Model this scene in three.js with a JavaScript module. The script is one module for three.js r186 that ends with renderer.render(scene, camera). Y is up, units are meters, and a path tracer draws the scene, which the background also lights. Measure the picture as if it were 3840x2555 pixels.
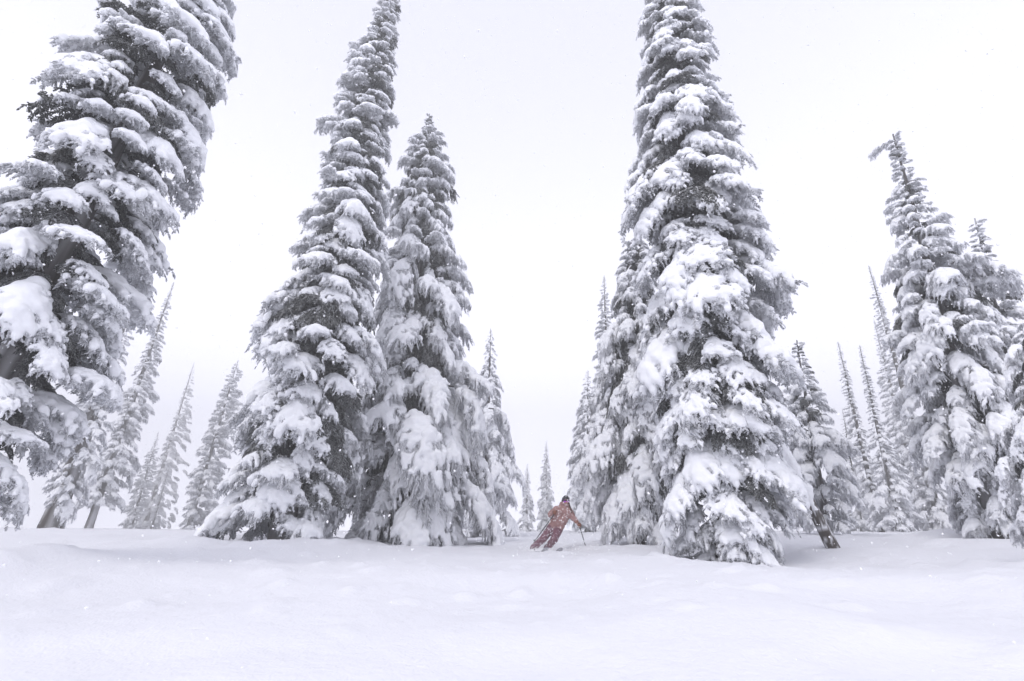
import * as THREE from 'three';
import { ImprovedNoise } from 'three/addons/math/ImprovedNoise.js';
import { mergeGeometries } from 'three/addons/utils/BufferGeometryUtils.js';

// ---------------------------------------------------------------- camera, sky, sun, exposure, haze
const scene = new THREE.Scene();
const EYE = 1.2;
const camera = new THREE.PerspectiveCamera(72.97, 1024 / 681, 0.1, 600);
camera.position.set(0, EYE, 0);
camera.rotation.x = THREE.MathUtils.degToRad(22.5);           // a wide lens held low and tipped up at the tree tops
scene.add(camera);

const skyData = new Float32Array(64 * 32 * 4);                // even bright overcast, no disc, no clouds to be told apart
for (let i = 0; i < 64 * 32; i++) {
  const up = Math.max(0, Math.sin(((Math.floor(i / 64) + 0.5) / 32 - 0.5) * Math.PI)), k = 1 + 2.3 * (1 - up) ** 2;   // a little brighter low down, where the cloud is lit from the snow below as well
  skyData.set([0.57 * k, 0.576 * k, 0.665 * k, 1], i * 4);
}
const skyMap = new THREE.DataTexture(skyData, 64, 32, THREE.RGBAFormat, THREE.FloatType);
skyMap.mapping = THREE.EquirectangularReflectionMapping;
skyMap.magFilter = THREE.LinearFilter; skyMap.needsUpdate = true;
scene.background = skyMap; scene.environment = skyMap;

const sun = new THREE.DirectionalLight(0xfffaf4, 0.9);       // the sun behind the snow cloud
sun.position.set(-14, 40, 10); sun.target.position.set(0, 3, -14);
sun.castShadow = true; sun.shadow.radius = 70; sun.shadow.mapSize.set(2048, 2048);
Object.assign(sun.shadow.camera, { left: -60, right: 60, top: 60, bottom: -60, near: 1, far: 200 });
scene.add(sun, sun.target);

const renderer = new THREE.WebGLRenderer({ antialias: true });
renderer.setSize(1024, 681);
renderer.shadowMap.enabled = true;
renderer.toneMapping = THREE.LinearToneMapping;
renderer.toneMappingExposure = 1.8;
scene.fog = new THREE.FogExp2(new THREE.Color(0xffffff), 0.0118);

// ---------------------------------------------------------------- helpers
const V = (x, y, z) => new THREE.Vector3(x, y, z);
const UPV = V(0, 1, 0);
function rng(seed) {
  let a = seed >>> 0;
  return () => { a = (a + 0x6d2b79f5) | 0; let t = Math.imul(a ^ (a >>> 15), 1 | a); t = (t + Math.imul(t ^ (t >>> 7), 61 | t)) ^ t; return ((t ^ (t >>> 14)) >>> 0) / 4294967296; };
}
const perlin = new ImprovedNoise();
const noise = (x, y, z) => perlin.noise(x + 137.3, y + 71.7, z + 19.1);
const clamp = (x, a, b) => Math.min(b, Math.max(a, x));
const smooth = (a, b, x) => { const t = clamp((x - a) / (b - a), 0, 1); return t * t * (3 - 2 * t); };
const lerp = (a, b, t) => a + (b - a) * t;
const used = new Map();
function numbered(name) { const n = used.get(name) ?? 0; used.set(name, n + 1); return n ? `${name}_${String(n).padStart(3, '0')}` : name; }
function tag(o, label, category, group, kind) {
  if (label) o.userData.label = label;
  if (category) o.userData.category = category;
  if (group) o.userData.group = group;
  if (kind) o.userData.kind = kind;
  return o;
}
function add(name, geometry, material, parent = scene) {
  const m = new THREE.Mesh(geometry, material);
  m.name = parent === scene ? numbered(name) : name;
  m.castShadow = m.receiveShadow = true;
  parent.add(m);
  return m;
}
function thing(name, x, y, z, turn, label, category, group) {
  const g = new THREE.Group();
  g.name = numbered(name); g.position.set(x, y, z); g.rotation.y = turn;
  tag(g, label, category, group); scene.add(g);
  return g;
}
// growing indexed triangle list with vertex colours
class Build {
  constructor() { this.p = []; this.c = []; this.i = []; }
  vert(x, y, z, r, g, b) { this.p.push(x, y, z); this.c.push(r, g, b); return this.p.length / 3 - 1; }
  // tapered tube through points, colour from a function of (normal up, along)
  tube(pts, radii, sides, color, cap = true) {
    const rings = [], n = pts.length;
    let ref = V(0.31, 0.2, 0.93).normalize();
    for (let k = 0; k < n; k++) {
      const t = pts[Math.min(n - 1, k + 1)].clone().sub(pts[Math.max(0, k - 1)]).normalize();
      const a = ref.clone().addScaledVector(t, -ref.dot(t));
      if (a.lengthSq() < 1e-6) a.set(t.y, t.z, t.x);
      a.normalize(); ref = a;
      const b = t.clone().cross(a), ring = [];
      for (let s = 0; s < sides; s++) {
        const w = (s / sides) * Math.PI * 2, nx = a.x * Math.cos(w) + b.x * Math.sin(w), ny = a.y * Math.cos(w) + b.y * Math.sin(w), nz = a.z * Math.cos(w) + b.z * Math.sin(w);
        const q = pts[k], r = radii[k], c = color(ny, k / (n - 1), q.x + nx * r, q.y + ny * r, q.z + nz * r);
        ring.push(this.vert(q.x + nx * r, q.y + ny * r, q.z + nz * r, c[0], c[1], c[2]));
      }
      rings.push(ring);
    }
    for (let k = 0; k + 1 < n; k++) for (let s = 0; s < sides; s++) {
      const a = rings[k][s], b = rings[k][(s + 1) % sides], c = rings[k + 1][s], d = rings[k + 1][(s + 1) % sides];
      this.i.push(a, b, d, a, d, c);
    }
    if (cap) for (const [k, flip] of [[0, 1], [n - 1, 0]]) {
      const q = pts[k], c = color(0, k / (n - 1), q.x, q.y, q.z), m = this.vert(q.x, q.y, q.z, c[0], c[1], c[2]);
      for (let s = 0; s < sides; s++) { const a = rings[k][s], b = rings[k][(s + 1) % sides]; flip ? this.i.push(m, b, a) : this.i.push(m, a, b); }
    }
  }
  geometry() {
    const g = new THREE.BufferGeometry();
    g.setAttribute('position', new THREE.Float32BufferAttribute(this.p, 3));
    g.setAttribute('color', new THREE.Float32BufferAttribute(this.c, 3));
    g.setIndex(this.i); g.computeVertexNormals();
    return g;
  }
}
// surface nets: the zero level of field f (negative inside) on a grid
function surfaceNet(f, lo, hi, cell) {
  const nx = Math.ceil((hi.x - lo.x) / cell) + 1, ny = Math.ceil((hi.y - lo.y) / cell) + 1, nz = Math.ceil((hi.z - lo.z) / cell) + 1;
  const v = new Float32Array(nx * ny * nz), at = (x, y, z) => (z * ny + y) * nx + x;
  for (let z = 0; z < nz; z++) for (let y = 0; y < ny; y++) for (let x = 0; x < nx; x++) v[at(x, y, z)] = f(lo.x + x * cell, lo.y + y * cell, lo.z + z * cell);
  const id = new Int32Array(nx * ny * nz).fill(-1), pos = [], idx = [];
  const E = [[0, 1], [0, 2], [0, 4], [1, 3], [1, 5], [2, 3], [2, 6], [3, 7], [4, 5], [4, 6], [5, 7], [6, 7]];
  for (let z = 0; z < nz - 1; z++) for (let y = 0; y < ny - 1; y++) for (let x = 0; x < nx - 1; x++) {
    const c = []; let m = 0;
    for (let k = 0; k < 8; k++) { c[k] = v[at(x + (k & 1), y + ((k >> 1) & 1), z + (k >> 2))]; if (c[k] < 0) m |= 1 << k; }
    if (m === 0 || m === 255) continue;
    let sx = 0, sy = 0, sz = 0, n = 0;
    for (const [a, b] of E) {
      if ((c[a] < 0) === (c[b] < 0)) continue;
      const t = c[a] / (c[a] - c[b]);
      sx += (a & 1) + t * ((b & 1) - (a & 1)); sy += ((a >> 1) & 1) + t * (((b >> 1) & 1) - ((a >> 1) & 1)); sz += (a >> 2) + t * ((b >> 2) - (a >> 2)); n++;
    }
    id[at(x, y, z)] = pos.length / 3;
    pos.push(lo.x + (x + sx / n) * cell, lo.y + (y + sy / n) * cell, lo.z + (z + sz / n) * cell);
  }
  const quad = (a, b, c, d, flip) => { if (a < 0 || b < 0 || c < 0 || d < 0) return; flip ? idx.push(a, c, b, a, d, c) : idx.push(a, b, c, a, c, d); };
  for (let z = 1; z < nz - 1; z++) for (let y = 1; y < ny - 1; y++) for (let x = 1; x < nx - 1; x++) {
    const s = v[at(x, y, z)] < 0;
    if (s !== v[at(x + 1, y, z)] < 0) quad(id[at(x, y - 1, z - 1)], id[at(x, y, z - 1)], id[at(x, y, z)], id[at(x, y - 1, z)], !s);
    if (s !== v[at(x, y + 1, z)] < 0) quad(id[at(x - 1, y, z - 1)], id[at(x - 1, y, z)], id[at(x, y, z)], id[at(x, y, z - 1)], !s);
    if (s !== v[at(x, y, z + 1)] < 0) quad(id[at(x - 1, y - 1, z)], id[at(x, y - 1, z)], id[at(x, y, z)], id[at(x - 1, y, z)], !s);
  }
  const g = new THREE.BufferGeometry();
  g.setAttribute('position', new THREE.Float32BufferAttribute(pos, 3));
  g.setIndex(idx); g.computeVertexNormals();
  return g;
}
const capsule = (x, y, z, a, b, ra, rb) => {                   // tapered capsule distance
  const dx = b.x - a.x, dy = b.y - a.y, dz = b.z - a.z, px = x - a.x, py = y - a.y, pz = z - a.z;
  const t = clamp((px * dx + py * dy + pz * dz) / (dx * dx + dy * dy + dz * dz + 1e-9), 0, 1);
  return Math.hypot(px - dx * t, py - dy * t, pz - dz * t) - (ra + (rb - ra) * t);
};
const blend = (ds, k) => { let s = 0; for (const d of ds) s += Math.exp(-d / k); return -k * Math.log(Math.max(s, 1e-30)); };

// ---------------------------------------------------------------- materials
const snowMat = new THREE.MeshStandardMaterial({ name: 'fresh snow', color: new THREE.Color().setRGB(0.89, 0.9, 0.925), roughness: 0.9 });
const foliageMat = new THREE.MeshPhysicalMaterial({ name: 'rimed needles', vertexColors: true, roughness: 0.97, transmission: 0.42, thickness: 0 });   // rime lets light through
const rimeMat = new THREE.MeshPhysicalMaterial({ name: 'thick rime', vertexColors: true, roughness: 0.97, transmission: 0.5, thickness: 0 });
const barkMat = new THREE.MeshStandardMaterial({ name: 'rimed bark', vertexColors: true, roughness: 0.95 });
// ---------------------------------------------------------------- the snow ground
// heights of the snow in metres at known spots (x, z, height); between them the surface is a smooth blend
const SPOTS = [
  [-7.68, -6.41, 1.00],
  [-6.28, -13.62, 0.93],
  [-3.71, -17.61, 0.82],
  [4.34, -10.11, 0.68],
  [3.68, -14.54, 1.03],
  [7.23, -35.27, 1.12],
  [10.46, -10.75, 1.10],
  [12.08, -11.24, 1.00],
  [7.31, -6.82, 0.74],
  [10.16, -16.06, 1.16],
  [25.01, -33.74, 1.12],
  [23.33, -29.99, 1.13],
  [27.45, -31.79, 1.12],
  [32.00, -38.42, 1.11],
  [35.63, -50.74, 1.08],
  [5.67, -81.80, 1.14],
  [2.10, -71.97, 0.80],
  [-1.60, -29.96, 0.84],
  [5.38, -35.60, 1.17],
  [-33.85, -51.94, 0.74],
  [-33.72, -39.58, 1.39],
  [-21.76, -23.46, 1.28],
  [-49.89, -65.07, 1.41],
  [-49.30, -68.01, 0.82],
  [-64.23, -86.82, 1.27],
  [0.49, -13.79, 0.63],
  [2.01, -13.65, 0.65],
  [1.25, -13.74, 0.64],
  [1.12, -12.25, 0.64],
  [0.24, -12.80, 0.64],
  [2.04, -12.43, 0.66],
  [2.59, -8.62, 0.83],
  [3.49, -7.86, 0.77],
  [4.07, -7.35, 0.75],
  [5.24, -7.07, 0.77],
  [6.09, -6.07, 0.84],
  [7.10, -10.89, 0.91],
  [7.77, -8.88, 0.81],
  [9.06, -9.32, 1.07],
  [11.29, -12.71, 1.15],
  [-12.98, -15.22, 1.21],
  [-9.34, -14.21, 1.01],
  [-5.81, -11.63, 0.95],
  [-2.13, -13.84, 0.90],
  [-9.09, -9.29, 0.89],
  [1.48, -23.95, 0.84],
  [2.44, -12.77, 0.95],
  [5.40, -8.65, 0.50],
  [6.30, -7.90, 0.56],
  [4.90, -9.40, 0.55],
  [7.60, -8.60, 0.72],
  [0.00, -3.00, 0.36],
  [-3.00, -3.00, 0.38],
  [3.00, -3.00, 0.33],
  [-1.50, -2.00, 0.30],
  [1.50, -2.00, 0.30],
  [0.00, -5.50, 0.45],
  [-4.00, -5.00, 0.50],
  [4.00, -4.60, 0.45],
  [-7.00, -2.00, 0.50],
  [7.00, -2.00, 0.50],
  [0.00, -9.00, 0.56],
  [-4.00, -9.00, 0.66],
  [0.00, 2.00, 0.30],
  [0.00, -0.80, 0.20],
  [0.00, 12.00, 0.20],
  [15.00, 3.00, 0.60],
  [-15.00, 3.00, 0.60],
  [0.00, -95.00, 1.35],
  [-60.00, -70.00, 1.50],
  [60.00, -70.00, 1.30],
  [20.00, -80.00, 1.30],
  [-20.00, -75.00, 1.25],
  [0.00, 45.00, 0.30],
];
const spotLog = SPOTS.map(([x, z, h]) => [Math.log(Math.hypot(x, z)), Math.atan2(x, -z), h]);
// the nearer trunks stand in shallow wells with a drifted lip
const WELLS = [
  [-7.68, -6.41, 1.2],
  [-6.28, -13.62, 1.7],
  [3.68, -14.54, 1.4],
  [10.46, -10.75, 1.2],
  [12.08, -11.24, 1.2],
  [7.31, -6.82, 0.7],
];
function ground(x, z) {
  const r = Math.max(0.5, Math.hypot(x, z)), lr = Math.log(r), b = Math.atan2(x, -z);
  let s = 0, w = 0;
  for (const [l, a, h] of spotLog) {
    let db = Math.abs(b - a); if (db > Math.PI) db = 2 * Math.PI - db;
    const k = Math.exp(-((lr - l) ** 2) / 0.018 - db * db / 0.018) + 0.02 * Math.exp(-((lr - l) ** 2) / 0.3 - db * db / 0.4) + 1e-7;
    s += k * h; w += k;
  }
  let well = 0;
  for (const [wx, wz, wr] of WELLS) { const d = Math.hypot(x - wx, z - wz) / wr; if (d < 3) well += 0.13 * Math.exp(-((d - 1.25) ** 2) / 0.12) * (0.7 + 0.9 * noise(x * 1.3, 2, z * 1.3)) - 0.16 * Math.exp(-d * d / 0.35); }
  const lumps = 0.06 * smooth(0.22, 0.6, noise(x * 2.1, 9.4, z * 2.1)) + 0.03 * smooth(0.3, 0.6, noise(x * 5.2, 4.4, z * 5.2));   // clods dropped from the trees
  const far = smooth(2, 12, r);
  return s / w + well + lumps * smooth(3, 7, r) + far * 0.1 * noise(x * 0.3, 3.1, z * 0.36) + 0.02 * noise(x * 1.1, 8.2, z * 0.8) + 0.006 * noise(x * 3.7, 1.2, z * 2.9) + 0.022 * noise(x * 0.45 + z * 0.2, 5.5, z * 1.7);
}
{
  const NA = 320, NR = 400, pos = [], uv = [], idx = [], R0 = 0.5, R1 = 125;
  const angles = [];
  for (let a = 0; a <= NA; a++) { const t = a / NA * 2 - 1; angles.push(Math.PI * (0.42 * t + 0.58 * t ** 3)); }   // finer ahead of the lens
  for (let k = 0; k <= NR; k++) { const r = R0 * (R1 / R0) ** (k / NR); for (const a of angles) { const x = r * Math.sin(a), z = -r * Math.cos(a); pos.push(x, ground(x, z), z); uv.push(x / 2.3, z / 2.3); } }
  for (let k = 0; k < NR; k++) for (let a = 0; a < NA; a++) { if (R0 * (R1 / R0) ** (k / NR) > 45 && Math.abs(angles[a]) > 1.5) continue; const q = k * (NA + 1) + a; idx.push(q, q + 1, q + NA + 2, q, q + NA + 2, q + NA + 1); }
  const c = pos.length / 3; pos.push(0, ground(0, -0.5), 0); uv.push(0, 0);
  for (let a = 0; a < NA; a++) idx.push(c, a + 1, a);
  const g = new THREE.BufferGeometry();
  g.setAttribute('position', new THREE.Float32BufferAttribute(pos, 3));
  g.setAttribute('uv', new THREE.Float32BufferAttribute(uv, 2));
  g.setIndex(idx); g.computeVertexNormals();
  const N = 512, px = new Uint8Array(N * N * 4), R = rng(5);
  const grid = (n) => { const a = Array.from({ length: n * n }, R); return (u, v) => { const x = u * n, y = v * n, x0 = Math.floor(x), y0 = Math.floor(y), fx = x - x0, fy = y - y0, q = (i, j) => a[((j + n) % n) * n + ((i + n) % n)]; const sx = fx * fx * (3 - 2 * fx), sy = fy * fy * (3 - 2 * fy); return lerp(lerp(q(x0, y0), q(x0 + 1, y0), sx), lerp(q(x0, y0 + 1), q(x0 + 1, y0 + 1), sx), sy); }; };
  const g1 = grid(6), g2 = grid(17), g3 = grid(53), g4 = grid(160);
  for (let y = 0; y < N; y++) for (let x = 0; x < N; x++) { const u = x / N, v = y / N, h = 255 * (0.35 * g1(u, v) + 0.3 * g2(u, v) + 0.2 * g3(u, v) + 0.15 * g4(u, v)), o = (y * N + x) * 4; px[o] = px[o + 1] = px[o + 2] = h; px[o + 3] = 255; }
  const bump = new THREE.DataTexture(px, N, N); bump.wrapS = bump.wrapT = THREE.RepeatWrapping; bump.magFilter = THREE.LinearFilter; bump.needsUpdate = true;
  const mat = new THREE.MeshStandardMaterial({ name: 'powder snow', color: new THREE.Color().setRGB(0.79, 0.797, 0.84), roughness: 0.9, bumpMap: bump, bumpScale: 0.02 });
  tag(add('snow_ground', g, mat), 'smooth untracked powder snow sloping up between the trees', 'snow', null, 'structure');
}

// ---------------------------------------------------------------- boughs
const NEEDLE = [0.036, 0.041, 0.036], BARK = [0.07, 0.06, 0.055], RIME = [0.9, 0.91, 0.94];
const mix = (a, b, t) => [lerp(a[0], b[0], t), lerp(a[1], b[1], t), lerp(a[2], b[2], t)];
// One bough: x runs outward from the trunk, y up, about 1.5 m long. Returns the needled spray and the snow lying on it.
function makeBough(seed, kind, droop, load, frosted = 0) {
  const R = rng(seed), B = new Build(), hem = kind === 'hem', L = 1.5, prims = [];
  const rise = hem ? 0.25 : 0.16, sway = (R() - 0.5) * 0.3;
  const axis = (t) => V(L * t * (1 - 0.28 * droop * t * t), L * (rise * t - droop * (hem ? 0.95 * t ** 2.6 + 0.25 * t : 0.75 * t * t + 0.15 * t)), sway * t * t * L * 0.5);
  const pts = [], rad = [];
  for (let k = 0; k <= 8; k++) { pts.push(axis(k / 8)); rad.push(lerp(0.034, 0.008, k / 8)); }
  const wood = (ny) => mix(BARK, RIME, clamp(0.25 + ny * 0.8, 0, 0.9));
  B.tube(pts, rad, 5, wood);
  const lines = [{ at: axis, t0: hem ? 0.12 : 0.3, t1: 1, len: L * 0.8, main: true }];
  const nb = hem ? 18 : 15;
  for (let k = 0; k < nb; k++) {
    const t = lerp(0.14, 0.97, (k + R() * 0.7) / nb), side = k % 2 ? 1 : -1, o = axis(t), o2 = axis(Math.min(1.02, t + 0.03)).sub(o).normalize();
    const len = (hem ? 0.42 : 0.62) * Math.sqrt(Math.max(0.08, 1 - (t * 0.92) ** 2)) * lerp(0.65, 1.15, R()) * smooth(-0.15, 0.4, t) + 0.1;
    const open = lerp(0.75, 1.15, R()) * side, dir = V(o2.x * Math.cos(open), o2.y * 0.6, Math.sin(open)).normalize();
    const fall = (hem ? 1.5 : 0.75) * lerp(0.7, 1.3, R()) * (0.5 + droop);
    const at = (s) => V(o.x + dir.x * len * s, o.y + dir.y * len * s * 0.6 + 0.05 * s - fall * len * len * s * s, o.z + dir.z * len * s);
    const q = [], r = []; for (let j = 0; j <= 4; j++) { q.push(at(j / 4)); r.push(lerp(0.014, 0.005, j / 4)); }
    B.tube(q, r, 3, wood, false);
    lines.push({ at, t0: 0.12, t1: 1, len, t });
  }
  // twiglets hanging from the side sprays
  const hung = [];
  for (const l of lines.slice()) {
    const n = Math.round(l.len * (hem ? 11 : 9));
    for (let k = 0; k < n; k++) {
      const s = lerp(0.2, 1, (k + R()) / n), o = l.at(s), e = l.at(Math.min(1, s + 0.05)).sub(l.at(s - 0.05)).normalize(), a = R() * 6.28;
      const d = V(Math.cos(a) * 0.45 + e.x * 0.5, -lerp(0.45, 1.2, R()) * (hem ? 1.6 : 1), Math.sin(a) * 0.45 + e.z * 0.5).normalize(), len = (hem ? lerp(0.14, 0.36, R()) : lerp(0.1, 0.26, R())) * (0.75 + 0.5 * droop);
      hung.push({ at: (t) => V(o.x + d.x * len * t, o.y + d.y * len * t - 0.35 * len * t * t, o.z + d.z * len * t), t0: 0.1, t1: 1, len, hang: true });
    }
  }
  // snow lying along the branch and its side sprays
  if (load > 0) {
    const n = 11;
    for (let k = 0; k < n; k++) { const t = lerp(0.12, 0.96, k / (n - 1)), o = axis(t), r = Math.max(0.06, (hem ? 0.085 : 0.15) * load) * lerp(0.7, 1.25, R()) * smooth(-0.1, 0.35, t) * (1 - 0.35 * smooth(0.75, 1, t)); prims.push([o.x, o.y + r * 0.55, o.z, r]); }
    for (const l of lines) {
      if (l.main || R() < (hem ? 0.25 : 0.12)) continue;
      const m = Math.round(2 + l.len * 5), reach = lerp(0.55, 0.95, R()) * Math.min(1, 0.55 + load * 0.4);
      for (let k = 1; k <= m; k++) { const s = reach * k / m, o = l.at(s), r = (hem ? 0.05 : 0.105) * load * lerp(0.65, 1.3, R()) * (1 - 0.45 * s); prims.push([o.x, o.y + r * 0.45, o.z, r]); }
    }
  }
  const big = prims.length;
  if (load > 0) for (const l of hung) {                          // small clods caught on the twiglets
    if (R() < 0.35) continue;
    const t0 = lerp(0, 0.25, R()), t1 = lerp(0.45, 0.95, R()), m = Math.ceil((t1 - t0) * l.len / 0.035), r0 = (hem ? lerp(0.022, 0.038, R()) : lerp(0.026, 0.05, R())) * (0.75 + 0.3 * load);
    for (let k = 0; k <= m; k++) { const o = l.at(lerp(t0, t1, k / m)), r = r0 * lerp(1.15, 0.6, k / m) * lerp(0.7, 1.3, R()); prims.push([o.x + (R() - 0.5) * 0.04, o.y + r * 0.4, o.z + (R() - 0.5) * 0.04, r]); }
  }
  const nearSnow = (x, y, z) => { let d = 0.5; for (let k = 0; k < big; k++) { const p = prims[k]; d = Math.min(d, Math.hypot(x - p[0], (y - p[1]) * 0.8, z - p[2]) - p[3]); } return d; };
  // rimed twigs
  const finger = (o, d, len, r, frost) => {
    const bend = V((R() - 0.5) * 0.3, -0.25, (R() - 0.5) * 0.3), p0 = o, p1 = o.clone().addScaledVector(d, len * 0.4), p2 = o.clone().addScaledVector(d, len * 0.8).addScaledVector(bend, len * 0.25), p3 = o.clone().addScaledVector(d, len).addScaledVector(bend, len * 0.5);
    const tone = lerp(0.85, 1.1, R());
    B.tube([p0, p1, p2, p3], [r * 0.5, r, r * 0.85, r * 0.25], 4, (ny, a) => mix(NEEDLE, RIME, clamp((frost + 0.3 * ny + 0.12 * (R() - 0.5)) * tone, 0, 0.97)), false);
  };
  for (const l of [...lines, ...hung]) {
    const step = hem ? 0.034 : 0.03, n = Math.ceil(l.len * (l.t1 - l.t0) / step);
    for (let k = 0; k < n; k++) {
      const s = lerp(l.t0, l.t1, (k + R()) / n), o = l.at(s), e = l.at(Math.min(1.02, s + 0.02)).sub(l.at(s - 0.02)).normalize();
      const across = e.clone().cross(UPV); if (across.lengthSq() < 0.01) across.set(R() - 0.5, 0, R() - 0.5); across.normalize();
      const q0 = nearSnow(o.x, o.y, o.z), depth = prims.length ? smooth(0.02, 0.42, q0) : 0.8;
      for (const side of [-1, 1]) {
        if (R() < 0.1) continue;
        const d = e.clone().multiplyScalar(lerp(0.2, 1, R())).addScaledVector(across, side * lerp(0.3, 1, R())).addScaledVector(UPV, hem ? -lerp(0.3, 1.9, R()) : lerp(0.4, -1.1, R())).normalize();
        const rimed = (load > 0 ? lerp(1.08, 0.8, depth) + (hem ? 0.05 : 0) : 0.08) + frosted + (R() - 0.5) * 0.55;
        const len = hem ? lerp(0.06, 0.17, R() * R()) : lerp(0.045, 0.105, R()), r = (hem ? lerp(0.009, 0.016, R()) : lerp(0.012, 0.022, R())) * lerp(1.25, 0.9, depth);
        finger(o, d, len, r, clamp(rimed, 0.02, 1));
      }
    }
  }
  let snow = null;
  if (prims.length) {
    const lo = V(9, 9, 9), hi = V(-9, -9, -9);
    for (const [x, y, z, r] of prims) { lo.min(V(x - r, y - r, z - r)); hi.max(V(x + r, y + r, z + r)); }
    lo.subScalar(0.12); hi.addScalar(0.12);
    const k = 0.026, ox = seed * 3.7;
    snow = surfaceNet((x, y, z) => {
      let s = 0;
      for (const p of prims) { const dx = x - p[0]; if (dx > 0.42 || dx < -0.42) continue; const dz = z - p[2]; if (dz > 0.42 || dz < -0.42) continue; let dy = y - p[1]; dy *= dy < 0 ? 1.7 : 0.92; const d = Math.sqrt(dx * dx + dy * dy + dz * dz) - p[3]; if (d < 0.2) s += Math.exp(-d / k); }
      const d = s > 0 ? -k * Math.log(s) : 0.2;
      return d > 0.12 ? d : d + 0.035 * noise(x * 4 + ox, y * 4, z * 4) + 0.02 * noise(x * 10 + ox, y * 10, z * 10) + 0.006 * noise(x * 27, y * 27 + ox, z * 27);
    }, lo, hi, 0.034);
  }
  return { spray: B.geometry(), snow, reach: axis(1).x };
}
const STOCK = {};
for (const kind of ['fir', 'hem']) for (let d = 0; d < 3; d++) {
  STOCK[kind + d] = [];
  for (let v = 0; v < 5; v++) STOCK[kind + d].push(makeBough(100 + d * 17 + v * 131 + (kind === 'hem' ? 7000 : 0), kind, [0.22, 0.5, 0.85][d] + v * 0.03, [1.0, 0.62, 0.8, 0.28, 1.35][v]));
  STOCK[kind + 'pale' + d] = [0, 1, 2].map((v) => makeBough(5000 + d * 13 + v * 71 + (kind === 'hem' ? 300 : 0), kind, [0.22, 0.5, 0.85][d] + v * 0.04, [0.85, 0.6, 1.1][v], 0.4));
  STOCK[kind + 'bare' + d] = [makeBough(900 + d + (kind === 'hem' ? 40 : 0), kind, [0.3, 0.6, 0.9][d], 0), makeBough(950 + d + (kind === 'hem' ? 40 : 0), kind, [0.35, 0.65, 0.95][d], 0)];
}

// ---------------------------------------------------------------- trees
const dummy = new THREE.Object3D(); dummy.rotation.order = 'YZX';
function instanced(name, geometry, material, mats, parent) {
  const m = new THREE.InstancedMesh(geometry, material, mats.length);
  mats.forEach((q, i) => m.setMatrixAt(i, q));
  m.name = name; m.castShadow = m.receiveShadow = true; m.userData.kind = 'stuff';
  parent.add(m);
  return m;
}
function trunk(parent, H, lean, r0, seed) {
  const B = new Build(), pts = [], rad = [], n = 14;
  for (let k = 0; k <= n; k++) { const h = -0.8 + (H + 0.8) * k / n; pts.push(V(lean * h / H + 0.04 * noise(h * 0.4, seed, 2), h, 0.04 * noise(seed, h * 0.4, 7))); rad.push(Math.max(0.02, r0 * Math.max(0, 1 - Math.max(0, h) / H) ** 0.8 * (1 + 0.25 * smooth(1, -0.3, h)))); }
  B.tube(pts, rad, 14, (ny, t, x, y, z) => mix(BARK, RIME, clamp(0.06 + 1.1 * noise(x * 7 + seed, y * 2.2, z * 7) + 0.3 * noise(x * 30, y * 11, z * 30), 0, 0.85)));
  return add('trunk', B.geometry(), barkMat, parent);
}
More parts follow.
